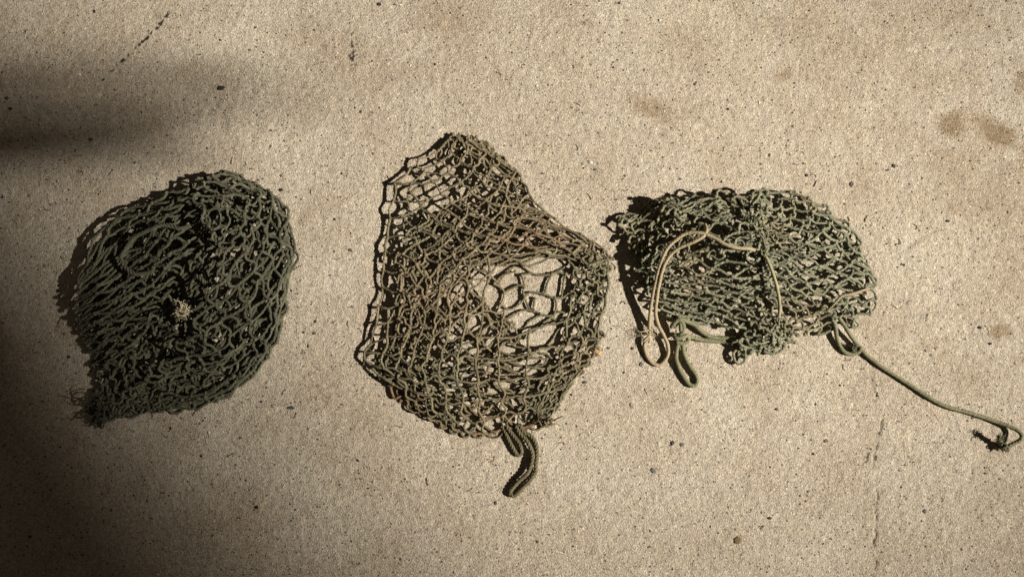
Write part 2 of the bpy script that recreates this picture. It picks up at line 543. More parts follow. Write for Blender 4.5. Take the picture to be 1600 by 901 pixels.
hs3 = N(nt, 'ShaderNodeMath', operation='MULTIPLY_ADD'); hs3.inputs[1].default_value = -.8
lk(pore.outputs[0], hs3.inputs[0]); lk(hs2.outputs[0], hs3.inputs[2])
lk(hs3.outputs[0], hsum.inputs[2]) if False else lk(noise(700, 3, .6), hsum.inputs[2])
bp = N(nt, 'ShaderNodeBump'); bp.inputs['Strength'].default_value = .55; bp.inputs['Distance'].default_value = .0011
lk(hs3.outputs[0], bp.inputs['Height']); lk(bp.outputs[0], bs.inputs['Normal'])

ground = mesh_obj('concrete_ground', Vall, Fall, mg)
for nme, arr in (('stain', stain), ('pale', pale), ('crumb', crumb), ('crack', crack)):
    a = ground.data.attributes.new(nme, 'FLOAT', 'POINT')
    a.data.foreach_set('value', np.concatenate([arr.ravel(), np.zeros(len(outer))]).astype(np.float32))
tag(ground, 'sandy beige concrete slab with speckled grain, brown stains and a fine crack', None, kind='structure')


# ------------------------------------------------------------------ cord builders
def netting_mesh(name, curves, r, mat, parent, seed, tintf=None, sub=3, rvar=.12, fuzz=900):
    C = catmull(curves, sub)
    E, Nn, _ = C.shape
    rng = np.random.default_rng(seed)
    rad = r * (1 + rvar * rng.normal(0, 1, (E, 1)).clip(-1.5, 1.5)) * np.ones((1, Nn))
    t = np.linspace(0, 1, Nn)
    rad = rad * (1 + .4 * np.exp(-(t / .06) ** 2) + .4 * np.exp(-((1 - t) / .06) ** 2))[None]
    rad *= 1 + .07 * rng.normal(0, 1, rad.shape)
    V, F, uv = tubes(C, rad, 8, ply=(2, .12, r * 6.5))
    tn = (0.72 + .48 * rng.random(E))[:, None, None] * np.ones((1, Nn, 8))
    tint = np.stack([tn, tn, tn], -1)
    if tintf is not None:
        tint = tint * tintf(C)[:, :, None, :]
    tint = tint.reshape(-1, 3)
    # overhand knots where the cords meet
    ends = np.concatenate([C[:, 0], C[:, -1]])
    key = np.round(ends, 3); _, first = np.unique(key, axis=0, return_index=True)
    kp = ends[first]
    ico = _ico()
    kv = []; kf = []; kt = []
    off = len(V)
    for p in kp:
        sc = r * 1.45 * rng.uniform(.85, 1.15, 3); sc[2] *= .85
        a = rng.uniform(0, 6.28); ca, sa = math.cos(a), math.sin(a)
        q = ico[0] * sc * (1 + .13 * rng.normal(0, 1, (len(ico[0]), 1)))
        q = np.stack([q[:, 0] * ca - q[:, 1] * sa, q[:, 0] * sa + q[:, 1] * ca, q[:, 2]], 1)
        kv.append(p + q + (0, 0, r * .3)); kf.append(ico[1] + off); off += len(q)
        c = .9 + .35 * rng.random()
        tv = np.full((len(q), 3), c)
        if tintf is not None: tv = tv * tintf(p[None, None])[0, 0]
        kt.append(tv)
    # loose fibres standing off the cords
    e_ = rng.integers(0, E, fuzz); k_ = rng.integers(1, Nn - 1, fuzz)
    p0 = C[e_, k_]; dr = rng.normal(0, 1, (fuzz, 3)); dr[:, 2] = np.abs(dr[:, 2]); dr /= np.linalg.norm(dr, axis=1, keepdims=True)
    d2 = dr + rng.normal(0, .6, (fuzz, 3)); ln = rng.uniform(3, 8, (fuzz, 1)) * r / 2
    H = np.stack([p0, p0 + dr * ln * .5, p0 + dr * ln * .6 + d2 * ln * .35, p0 + dr * ln * .6 + d2 * ln * .8], 1); H[..., 2] = np.maximum(H[..., 2], .4)
    hv, hf, _ = tubes(H, np.full(H.shape[:2], .24), 6)
    kv.append(hv); kf.append(hf + off); off += len(hv); kt.append(np.full((len(hv), 3), 1.35))
    V = np.concatenate([V] + kv); tint = np.concatenate([tint] + kt)
    uv = np.concatenate([uv, np.zeros((len(V) - len(uv), 2))])
    F = np.concatenate([F] + kf)
    return mesh_obj(name, V * S, F, mat, parent, tint, uv)


_icoc = None


def _ico():
    """small quad sphere (V,F) used for knots"""
    global _icoc
    if _icoc is None:
        vs, fs = {}, []
        n = 3
        out = []
        for ax in range(3):
            for sg in (-1, 1):
                for i in range(n):
                    for j in range(n):
                        q = []
                        for di, dj in ((0, 0), (1, 0), (1, 1), (0, 1)):
                            a = -1 + 2 * (i + di) / n; b = -1 + 2 * (j + dj) / n
                            p = [0, 0, 0]; p[ax] = sg; p[(ax + 1) % 3] = a; p[(ax + 2) % 3] = b
                            k = tuple(round(x, 4) for x in p)
                            if k not in vs: vs[k] = len(vs)
                            q.append(vs[k])
                        if sg < 0: q = q[::-1]
                        fs.append(q)
        V = np.array(list(vs.keys()), float); V /= np.linalg.norm(V, axis=1, keepdims=True)
        _icoc = (V, np.array(fs))
    return _icoc


def path3(pts, n=None, step=3.0):
    """list of (px,py,h) -> smooth evenly spaced world path"""
    a = np.array(pts, float)
    w = P(a[:, 0], a[:, 1], a[:, 2])
    c = catmull(w[None], 12)[0]
    seg = np.linalg.norm(np.diff(c, axis=0), axis=1); L = np.concatenate([[0], np.cumsum(seg)])
    k = n or max(4, int(L[-1] / step))
    t = np.linspace(0, L[-1], k)
    return np.stack([np.interp(t, L, c[:, i]) for i in range(3)], 1)


def cord(name, pts, r, mat, parent, seed=0, strands=0, K=12, wob=.15, tint=1.0, pitch=None):
    paths = pts if isinstance(pts[0], list) else [pts]
    VV, FF, UU = [], [], []; off = 0
    rng = np.random.default_rng(seed)
    for p in paths:
        c = path3(p, step=1.6)
        c[:, :2] += nz(c, 14, seed)[:, :2] * wob + nz(c, 45, seed + 2)[:, :2] * wob
        if strands:
            T = np.gradient(c, axis=0); T /= np.linalg.norm(T, axis=1, keepdims=True)
            sd = np.cross((0, 0, 1.0), T); sd /= np.linalg.norm(sd, axis=1, keepdims=True) + 1e-9; up = np.cross(T, sd)
            L = np.concatenate([[0], np.cumsum(np.linalg.norm(np.diff(c, axis=0), axis=1))])
            pt = pitch or r * 5.2
            C = []
            for k in range(strands):
                a = L / pt * 2 * math.pi + k * 2 * math.pi / strands
                C.append(c + (np.cos(a)[:, None] * sd + np.sin(a)[:, None] * up) * r * .50)
            C = np.stack(C); rad = np.full(C.shape[:2], r * .56); K_ = 6
        else:
            C = c[None]; rad = np.full(C.shape[:2], r) * (1 + .05 * rng.normal(0, 1, C.shape[:2])); K_ = K
        rad[:, 0] *= .6; rad[:, -1] *= .6
        V, F, uv = tubes(C, rad, K_, ply=None if strands else (4, .03, r * 7))
        VV.append(V); FF.append(F + off); UU.append(uv); off += len(V)
    V = np.concatenate(VV)
    tn = np.full((len(V), 3), tint)
    return mesh_obj(name, V * S, np.concatenate(FF), mat, parent, tn, np.concatenate(UU))


def fibres(name, centre, n, length, mat, parent, seed, r=.35, updir=(0, 0, .6), spread=1.0, curl=.8, tint=(.8, 1.3), src=1.0):
    """a tuft of loose curling fibres"""
    rng = np.random.default_rng(seed)
    c0 = P(*centre)
    C = []
    for i in range(n):
        d = rng.normal(0, spread, 3) + np.array(updir); d /= np.linalg.norm(d) + 1e-6
        p = c0 + rng.normal(0, src, 3); l = length * rng.uniform(.5, 1.2)
        pts = [p]; ax = rng.normal(0, 1, 3); ax /= np.linalg.norm(ax)
        for k in range(7):
            d = d + np.cross(ax, d) * curl * .45 + rng.normal(0, .15, 3); d /= np.linalg.norm(d)
            q = pts[-1] + d * l / 7; q[2] = max(q[2], .5); pts.append(q)
        C.append(pts)
    C = np.array(C); rad = np.full(C.shape[:2], r) * np.linspace(1, .6, C.shape[1])[None]
    V, F, uv = tubes(C, rad, 6)
    tn = np.repeat(rng.uniform(*tint, n), C.shape[1] * 6)[:, None] * np.ones((1, 3))
    return mesh_obj(name, V * S, F, mat, parent, tn, uv)


def base_loc(x, y):
    p = P(x, y, 0) * S
    return (float(p[0]), float(p[1]), 0.0)


def traced(polys, n=7):
    """cords drawn one by one (photo px, height) -> (E,n,3)"""
    out = []
    for p in polys:
        out.append(path3(p, n=n))
    return np.array(out)


# ================================================================== NET 1 : dark green bundle
n1 = empty('cord_net', base_loc(290, 460), 'dark green cord net bunched in a rounded heap, half in shadow', 'net', 'cord nets on the concrete')
N1 = Net()
N1.sheet([[(128, 440, 6), (170, 360, 8), (225, 318, 10), (285, 293, 14), (335, 275, 18)],       # under filler
          [(125, 480, 8), (190, 420, 16), (250, 380, 22), (310, 350, 24), (385, 290, 12)],
          [(135, 530, 8), (200, 490, 14), (270, 450, 22), (340, 400, 22), (440, 335, 8)],
          [(150, 590, 6), (220, 550, 12), (290, 520, 16), (360, 470, 16), (450, 410, 6)],
          [(170, 640, 5), (230, 615, 6), (300, 590, 10), (370, 550, 10), (440, 490, 5)],
          [(210, 640, 4), (245, 632, 4), (300, 632, 4), (370, 598, 4), (425, 540, 4)]],
         16, 24, 29, 'diamond', 1, ((110, 14), (40, 9)), 5)
N1.sheet([[(125, 440, 10), (150, 370, 14), (210, 320, 16), (280, 290, 22), (330, 272, 26)],      # gathered strands, upper left
          [(128, 450, 16), (185, 380, 26), (240, 340, 32), (300, 315, 36), (352, 300, 36)],
          [(120, 470, 16), (200, 410, 30), (250, 380, 38), (310, 360, 42), (350, 340, 40)],
          [(120, 492, 14), (190, 450, 28), (245, 430, 34), (300, 410, 34), (332, 390, 32)],
          [(125, 515, 12), (180, 490, 24), (240, 472, 28), (280, 465, 24), (318, 440, 26)],
          [(140, 545, 9), (190, 525, 18), (240, 512, 22), (268, 508, 16), (295, 490, 20)],
          [(150, 590, 7), (190, 565, 12), (230, 552, 14), (250, 545, 12), (275, 525, 14)]],
         10, 27, 30, 'diamond', 2, ((90, 10), (36, 6)), 12, k=.35)
N1.sheet([[(290, 325, 52), (318, 292, 40), (345, 270, 16)],                                       # open mesh draped over the right
          [(330, 355, 62), (375, 315, 44), (402, 285, 12)],
          [(345, 390, 70), (400, 355, 48), (446, 328, 9)],
          [(338, 430, 72), (405, 410, 46), (461, 395, 8)],
          [(312, 478, 68), (390, 470, 42), (445, 470, 7)],
          [(285, 522, 54), (365, 530, 32), (427, 540, 6)],
          [(258, 560, 38), (335, 580, 22), (385, 595, 5)],
          [(235, 590, 16), (285, 615, 10), (312, 634, 4)],
          [(178, 612, 8), (200, 632, 5), (228, 634, 4)]],
         8, 19, 36, 'diamond', 3, ((110, 9), (40, 8)), 9, k=.6)
N1.sheet([[(300, 320, 46), (330, 300, 40), (365, 278, 16)],
          [(340, 400, 50), (395, 385, 40), (450, 360, 9)],
          [(320, 480, 46), (385, 480, 34), (440, 480, 7)],
          [(280, 550, 30), (340, 560, 22), (395, 585, 5)],
          [(225, 585, 16), (260, 612, 10), (290, 634, 4)]],
         9, 18, 34, 'diamond', 4, ((80, 16), (34, 9)), 8)
N1.sheet([[(150, 560, 8), (190, 555, 14), (240, 570, 14)],
          [(152, 600, 8), (180, 600, 12), (215, 605, 12)],
          [(150, 632, 6), (168, 632, 8), (196, 632, 6)],
          [(148, 655, 4), (155, 650, 4), (165, 645, 4)]],
         7, 10, 26, 'diamond', 5, ((60, 8), (25, 7)), 4)
N1.sheet([[(150, 430, 4), (220, 330, 5), (330, 285, 6)], [(140, 500, 5), (260, 420, 9), (400, 310, 6)], [(165, 580, 5), (290, 500, 9), (440, 400, 5)],
          [(210, 625, 4), (310, 590, 6), (425, 520, 4)]], 16, 21, 29, 'diamond', 6, ((100, 16), (38, 10)), 4)
c1 = N1.solve(6, 2.6, 55, 5, curl=.8)


def tint1(C):
    n = np.zeros(C.shape[:2]);
    f = vnoise(C[..., 0], C[..., 1], 45, 61)
    return np.stack([.85 + .3 * f, .88 + .26 * f, .80 + .3 * f], -1)


HT = lambda pts, h: [(x, y, h) for x, y in pts]
rim1 = [(352, 268), (378, 274), (400, 286), (424, 305), (442, 322), (448, 345), (456, 368), (461, 392), (457, 418), (449, 442), (444, 468), (440, 495), (436, 520), (424, 542), (410, 566), (394, 588), (370, 602), (348, 617), (322, 630), (296, 636), (270, 634), (246, 632)]
tr = []
rr_ = np.random.default_rng(77)
for k_, ins in ((0, 0), (1, 7), (2, 16)):
    for a_, b_ in zip(rim1[:-1], rim1[1:]):
        c_ = (320, 450); f_ = lambda p, q: (p[0] + (c_[0] - p[0]) * (ins + q) / 170, p[1] + (c_[1] - p[1]) * (ins + q) / 170)
        m_ = ((a_[0] + b_[0]) / 2, (a_[1] + b_[1]) / 2)
        h_ = 4 + ins * .9
        tr.append([(*f_(a_, 0), h_), (*f_(m_, rr_.normal(-2, 3.5)), h_ + rr_.uniform(-1, 4)), (*f_(b_, 0), h_)])
c1 = np.concatenate([c1, traced(tr)])
netting_mesh('netting', c1, 2.15, M_net1, n1, 1, tint1)
cord('gathering_cord', [(300, 352, 44), (282, 356, 48), (256, 352, 47), (232, 360, 43), (208, 372, 39), (196, 388, 36), (188, 404, 35), (198, 420, 36), (216, 428, 38), (240, 424, 36)],
     3.5, M_net1, n1, 3, strands=3, wob=1.2, tint=1.05)
cord('gathering_cord', [(305, 430, 52), (318, 440, 54), (322, 462, 52), (310, 480, 48), (292, 488, 44)], 3.4, M_net1, n1, 4, strands=3, wob=1.0)
tf = fibres('frayed_tuft', (286, 486, 46), 120, 16, M_fray, n1, 5, .75, (0, 0, .9), .9, 1.1, (.9, 1.7), 4)
tag(tf, 'pale frayed tuft of loose fibre')
fibres('corner_tassel', (160, 640, 6), 60, 30, M_net1, n1, 6, 1.3, (-.3, -.4, .4), .7, 1.3, (.7, 1.1), 8)

# ================================================================== NET 2 : olive brown open net
n2 = empty('cord_net', base_loc(760, 460), 'olive brown cord net spread out with open mesh, in the middle', 'net', 'cord nets on the concrete')


def inpoly(x, y, poly):
    c = False
    for (x0, y0), (x1, y1) in zip(poly, poly[1:] + poly[:1]):
        if (y0 > y) != (y1 > y) and x < (x1 - x0) * (y - y0) / (y1 - y0) + x0:
            c = not c
    return c


HOLE = [(757, 460), (782, 438), (825, 427), (870, 423), (902, 436), (888, 466), (866, 494), (830, 505), (780, 497)]
LEFT = [(640, 262), (622, 285), (613, 312), (608, 340), (606, 368), (603, 395), (600, 422), (598, 450), (594, 478), (588, 505), (580, 530), (573, 552), (574, 572), (592, 588), (612, 602)]
leftx = lambda y: float(np.interp(y, [p[1] for p in LEFT], [p[0] for p in LEFT]))
EDGE = lambda x, y: 266 < y < 552 and x < leftx(y) + 24
HOLE_TL = [(668, 268), (700, 256), (722, 296), (694, 322), (662, 316)]
N2 = Net()
rows_top = [[(690, 222, 14), (705, 217, 14), (720, 216, 12), (738, 221, 8), (752, 232, 5)],
            [(634, 268, 24), (680, 270, 22), (725, 268, 20), (770, 262, 14), (808, 268, 5)],
            [(604, 326, 24), (660, 335, 26), (715, 325, 26), (770, 320, 20), (824, 306, 6)],
            [(602, 392, 26), (658, 395, 30), (725, 385, 32), (800, 370, 28), (876, 355, 8)],
            [(610, 450, 24), (658, 455, 32), (720, 440, 30), (810, 428, 18), (950, 408, 10)],
            [(602, 505, 24), (650, 510, 32), (705, 512, 28), (790, 508, 12), (944, 470, 12)],
            [(588, 558, 14), (638, 573, 28), (700, 577, 28), (790, 572, 20), (930, 545, 10)],
            [(612, 598, 8), (655, 620, 20), (710, 630, 22), (790, 628, 20), (885, 605, 10)],
            [(640, 632, 4), (680, 655, 5), (725, 674, 5), (790, 676, 5), (850, 660, 6)]]
rows_top = [[(x, y, h * (.62 if c == 0 else .8 if c == 1 else 1)) for c, (x, y, h) in enumerate(r)] for r in rows_top]
N2.sheet(rows_top[3:], 12, 10, 33, 'square', 11, ((150, 10), (45, 4)), 5, drop=lambda x, y: inpoly(x, y, HOLE) or EDGE(x, y), k=.5)
N2.sheet(rows_top[:4], 10, 11, 26, 'diamond', 12, ((120, 8), (45, 5)), 4, drop=EDGE)
N2.sheet(rows_top[2:6], 15, 12, 27, 'diamond', 17, ((120, 10), (45, 6)), 4, drop=lambda x, y: inpoly(x, y, HOLE) or EDGE(x, y))
low = lambda rows, f, dz: [[(x + dz * (.2), y, max(3, h * f)) for x, y, h in r] for r in rows]
N2.sheet(low(rows_top, .30, 0), 14, 22, 28, 'diamond', 13, ((100, 16), (40, 9)), 4,
         drop=lambda x, y: inpoly(x, y, HOLE) or inpoly(x, y, HOLE_TL) or (y < 545 and x < leftx(y) + 34))
N2.sheet([[(700, 330, 10), (760, 310, 14), (830, 315, 8)], [(640, 400, 12), (730, 380, 18), (850, 350, 10)],
          [(640, 450, 12), (730, 420, 20), (930, 395, 8)]], 10, 11, 27, 'diamond', 14, ((80, 16), (35, 9)), 5)
N2.sheet([[(628, 480, 10), (665, 480, 16), (740, 470, 12), (790, 500, 6)], [(608, 540, 10), (655, 540, 16), (730, 545, 16), (830, 545, 8)],
          [(600, 580, 8), (660, 590, 14), (760, 600, 14), (880, 580, 8)], [(650, 630, 4), (710, 650, 6), (790, 660, 6), (850, 645, 5)]],
         14, 16, 26, 'diamond', 15, ((80, 18), (35, 9)), 5)
N2.sheet([[(900, 375, 8), (935, 385, 10), (955, 402, 5)], [(895, 420, 6), (925, 425, 12), (952, 432, 5)], [(890, 480, 8), (920, 480, 14), (944, 480, 5)],
          [(870, 540, 8), (905, 540, 14), (938, 545, 5)], [(850, 585, 8), (880, 585, 12), (905, 585, 5)], [(825, 640, 6), (845, 645, 8), (862, 648, 4)]],
         7, 20, 23, 'diamond', 16, ((60, 8), (28, 6)), 5)
c2 = N2.solve(6, 1.9, 40, 9, curl=.35)


def tint2(C):
    x, y = C[..., 0], C[..., 1]
    p = P(840, 385) ; q = P(690, 465); t = P(720, 650)
    rust = np.exp(-(((x - p[0]) / 60) ** 2 + ((y - p[1]) / 45) ** 2)) + .7 * np.exp(-(((x - q[0]) / 40) ** 2 + ((y - q[1]) / 20) ** 2)) \
        + .6 * np.exp(-(((x - t[0]) / 60) ** 2 + ((y - t[1]) / 30) ** 2))
    rust = np.clip(rust * (vnoise(x, y, 22, 71) * 2.2 - .45), 0, 1) * .5
    g = np.clip(vnoise(x, y, 70, 72) * 2 - .6, 0, 1)
    return np.stack([1.0 + .22 * rust - .12 * g, 1.0 - .14 * rust - .02 * g, 1.0 - .22 * rust - .02 * g], -1)


HT = lambda pts, h: [(x, y, h) for x, y in pts]
c2 = np.concatenate([c2, traced([HT(p, h * .4) for p, h in (
    ([(772, 443), (782, 449), (788, 457), (787, 466), (783, 474), (772, 490)], 12), ([(788, 457), (800, 450), (812, 445), (820, 449)], 12),
    ([(783, 474), (790, 481), (798, 483), (811, 476), (820, 465)], 11), ([(820, 465), (817, 455), (820, 447), (815, 430)], 12),
    ([(820, 465), (827, 457), (838, 457), (850, 459)], 12), ([(850, 459), (857, 462), (864, 465), (877, 465)], 11),
    ([(862, 428), (858, 436), (855, 443), (851, 458)], 11), ([(867, 465), (869, 472), (869, 480), (866, 491)], 10),
    ([(836, 466), (834, 475), (834, 484), (844, 490)], 10), ([(844, 490), (852, 493), (859, 493), (866, 491)], 9),
    ([(884, 428), (881, 437), (880, 446), (877, 465)], 11), ([(820, 465), (824, 476), (828, 484), (834, 486)], 10),
    ([(834, 486), (822, 484), (811, 487), (800, 494), (791, 500), (785, 508)], 12), ([(866, 491), (858, 498), (849, 504), (840, 511)], 8),
    ([(877, 465), (884, 462), (892, 453), (900, 446)], 10), ([(772, 490), (764, 484), (758, 472), (750, 466)], 12),
    ([(772, 443), (780, 434), (790, 428), (805, 424)], 14), ([(815, 430), (830, 427), (845, 430), (862, 428)], 12),
    ([(862, 428), (872, 425), (884, 428), (898, 424)], 10), ([(866, 491), (874, 487), (884, 488), (895, 480)], 9),
    ([(785, 508), (789, 518), (787, 528), (780, 534)], 12), ([(772, 490), (778, 498), (783, 503), (785, 508)], 12),
    ([(840, 511), (834, 518), (826, 520), (818, 528)], 9))])])
re_ = np.random.default_rng(23)
edge_cells = []
cols = []
for off_, hh in ((0, 9), (26, 16)):
    cols.append([(x + off_ * (1.02 if k_ > 1 else .9) + re_.normal(0, 2.2), y + off_ * .06 + re_.normal(0, 2.5), hh + re_.uniform(-3, 4)) for k_, (x, y) in enumerate(LEFT)])
mid_ = lambda a, b, dx, dy: ((a[0] + b[0]) / 2 + dx, (a[1] + b[1]) / 2 + dy, (a[2] + b[2]) / 2 + re_.uniform(-2, 3))
for cl in cols:
    for a_, b_ in zip(cl[:-1], cl[1:]):
        edge_cells.append([a_, mid_(a_, b_, re_.normal(0, 3), 0), b_])
for a_, b_ in zip(*cols):
    edge_cells.append([a_, mid_(a_, b_, 0, re_.normal(1.5, 2.5)), b_])
    edge_cells.append([b_, mid_(b_, (b_[0] + 26, b_[1] + 3, 24), 0, re_.normal(1, 2.5)), (b_[0] + 26 + re_.normal(0, 3), b_[1] + re_.normal(2, 4), 24)])
SLOPE = [(738, 220), (756, 234), (771, 246), (790, 256), (806, 264), (815, 282), (822, 300), (836, 318), (852, 332), (870, 346), (888, 357), (908, 369), (926, 379), (944, 391), (957, 403)]
cols = []
for in_, hh in ((0, 5), (15, 10), (33, 15)):
    cl = []
    for k_, (x, y) in enumerate(SLOPE):
        dx_, dy_ = 715 - x, 400 - y; n_ = math.hypot(dx_, dy_)
        cl.append((x + dx_ / n_ * in_ + re_.normal(0, 1.8), y + dy_ / n_ * in_ + (in_ * .35) + re_.normal(0, 1.8), hh + re_.uniform(-2, 4)))
    cols.append(cl)
for cl in cols:
    for a_, b_ in zip(cl[:-1], cl[1:]):
        edge_cells.append([a_, mid_(a_, b_, re_.normal(0, 1.6), re_.normal(0, 1.6)), b_])
for ca_, cb_ in zip(cols[:-1], cols[1:]):
    for k_ in range(0, len(SLOPE), 2):
        edge_cells.append([ca_[k_], mid_(ca_[k_], cb_[k_], re_.normal(0, 2), 0), cb_[k_]])
c2 = np.concatenate([c2, traced(edge_cells)])
netting_mesh('netting', c2, 1.75, M_net2, n2, 2, tint2)
rope_a = [(784, 664, 8), (788, 671, 5), (796, 689, 4), (804, 704, 4), (810, 711, 4), (815, 706, 4), (811, 692, 5), (802, 680, 6), (795, 671, 8), (790, 662, 8)]
rope_b = [(812, 662, 9), (818, 674, 6), (831, 682, 5), (838, 695, 5), (839, 710, 6), (837, 723, 8), (836.5, 737, 6), (830, 748, 7), (817, 761, 6), (804, 774, 5),
          (797.5, 771, 5), (799, 765, 5), (811, 751, 7), (824, 739, 8), (830, 724, 8), (832, 710, 7), (828, 697, 8), (822, 687, 7), (812, 676, 7), (806, 664, 8)]
cord('rope_loop', rope_a, 3.1, M_rope, n2, 5, strands=3, wob=.3)
cord('rope_loop', rope_b, 3.3, M_rope, n2, 6, strands=3, wob=.3)
# border cord along the lower rim
cord('border_cord', [(609, 598, 4), (617, 622, 5), (630, 618, 8), (645, 638, 4), (668, 648, 4), (690, 663, 3), (722, 674, 3), (760, 677, 3), (790, 668, 4), (815, 668, 4), (846, 660, 4), (868, 656, 3)],
     2.0, M_net2, n2, 8, wob=1.2, tint=np.array((1.1, .85, .8)))
fibres('frayed_corner', (850, 655, 5), 30, 22, M_net2, n2, 9, 1.2, (.4, .2, .2), .7, 1.0, (.7, 1.1), 6)

# ================================================================== NET 3 : sage green bunched net with tan cord
n3 = empty('cord_net', base_loc(1180, 430), 'sage green cord net gathered in a bunch with a tan cord on it', 'net', 'cord nets on the concrete')
N3 = Net()
N3.sheet([[(1178, 350, 34), (1200, 325, 26), (1225, 310, 18), (1248, 299, 14)],
          [(1185, 365, 38), (1225, 345, 30), (1265, 330, 22), (1292, 333, 14)],
          [(1192, 380, 40), (1245, 370, 34), (1300, 360, 26), (1337, 365, 14)],
          [(1195, 395, 42), (1250, 395, 36), (1310, 395, 28), (1346, 405, 14)],
          [(1195, 410, 42), (1250, 425, 36), (1310, 425, 28), (1361, 430, 12)],
          [(1195, 425, 40), (1250, 450, 34), (1310, 455, 26), (1366, 455, 10)],
          [(1200, 445, 36), (1250, 475, 30), (1305, 482, 22), (1358, 488, 8)],
          [(1205, 470, 32), (1245, 497, 24), (1290, 503, 16), (1325, 508, 6)],
          [(1205, 500, 24), (1230, 518, 18), (1260, 523, 10), (1290, 520, 5)]],
         9, 22, 29, 'diamond', 21, ((90, 10), (36, 6)), 8, k=.35)
N3.sheet([[(1182, 350, 20), (1230, 320, 14), (1285, 328, 10)], [(1195, 395, 24), (1255, 385, 18), (1340, 390, 6)],
          [(1200, 430, 22), (1260, 440, 16), (1355, 445, 5)], [(1205, 480, 16), (1250, 495, 10), (1320, 502, 4)]],
         8, 13, 30, 'diamond', 22, ((80, 14), (34, 9)), 4)
N3.sheet([[(1002, 400, 10), (1050, 400, 22), (1110, 408, 32), (1190, 412, 40)],
          [(992, 430, 8), (1050, 430, 22), (1120, 438, 30), (1195, 430, 38)],
          [(1008, 455, 7), (1060, 450, 18), (1130, 458, 26), (1200, 450, 34)],
          [(1030, 473, 6), (1080, 470, 15), (1140, 480, 22), (1205, 480, 28)],
          [(1038, 488, 5), (1090, 490, 11), (1150, 500, 16), (1210, 508, 22)],
          [(1062, 498, 4), (1110, 507, 6), (1160, 522, 10), (1215, 538, 10)]],
         9, 15, 27, 'diamond', 23, ((80, 10), (32, 5)), 8, k=.3)
N3.sheet([[(990, 337, 10), (1020, 315, 12), (1060, 310, 18), (1110, 303, 30), (1160, 299, 34), (1205, 306, 26)],
          [(963, 350, 8), (1010, 335, 18), (1060, 330, 28), (1110, 322, 38), (1160, 318, 42), (1200, 325, 36)],
          [(976, 370, 8), (1020, 362, 20), (1060, 352, 30), (1110, 350, 40), (1160, 345, 44), (1195, 345, 42)],
          [(987, 395, 8), (1030, 390, 20), (1070, 382, 30), (1120, 380, 38), (1160, 375, 42), (1192, 370, 42)],
          [(988, 425, 6), (1030, 415, 16), (1075, 410, 26), (1120, 405, 34), (1160, 395, 38), (1190, 390, 40)]],
         13, 13, 31, 'diamond', 24, ((60, 18), (26, 10)), 11, k=.5)
N3.sheet([[(1150, 520, 10), (1190, 500, 24), (1235, 510, 16)], [(1152, 540, 8), (1195, 530, 20), (1245, 528, 10)], [(1158, 558, 4), (1190, 550, 8), (1232, 545, 5)]],
         8, 8, 25, 'diamond', 25, ((50, 10), (24, 8)), 6)
N3.sheet([[(995, 345, 5), (1080, 320, 10), (1190, 320, 12)], [(992, 420, 5), (1090, 410, 12), (1200, 420, 14)], [(1050, 485, 4), (1130, 500, 6), (1215, 525, 6)]],
         13, 11, 30, 'diamond', 26, ((80, 14), (34, 10)), 4, k=.3)
N3.X = [x * (1, 1, 1.2) for x in N3.X]
c3 = N3.solve(6, 1.9, 50, 13, curl=.5)


def tint3(C):
    x, y = C[..., 0], C[..., 1]
    b = np.clip(vnoise(x, y, 60, 81) * 2 - .9, 0, 1)
    return np.stack([.94 + .10 * b, .95 - .03 * b, .93 - .10 * b], -1)


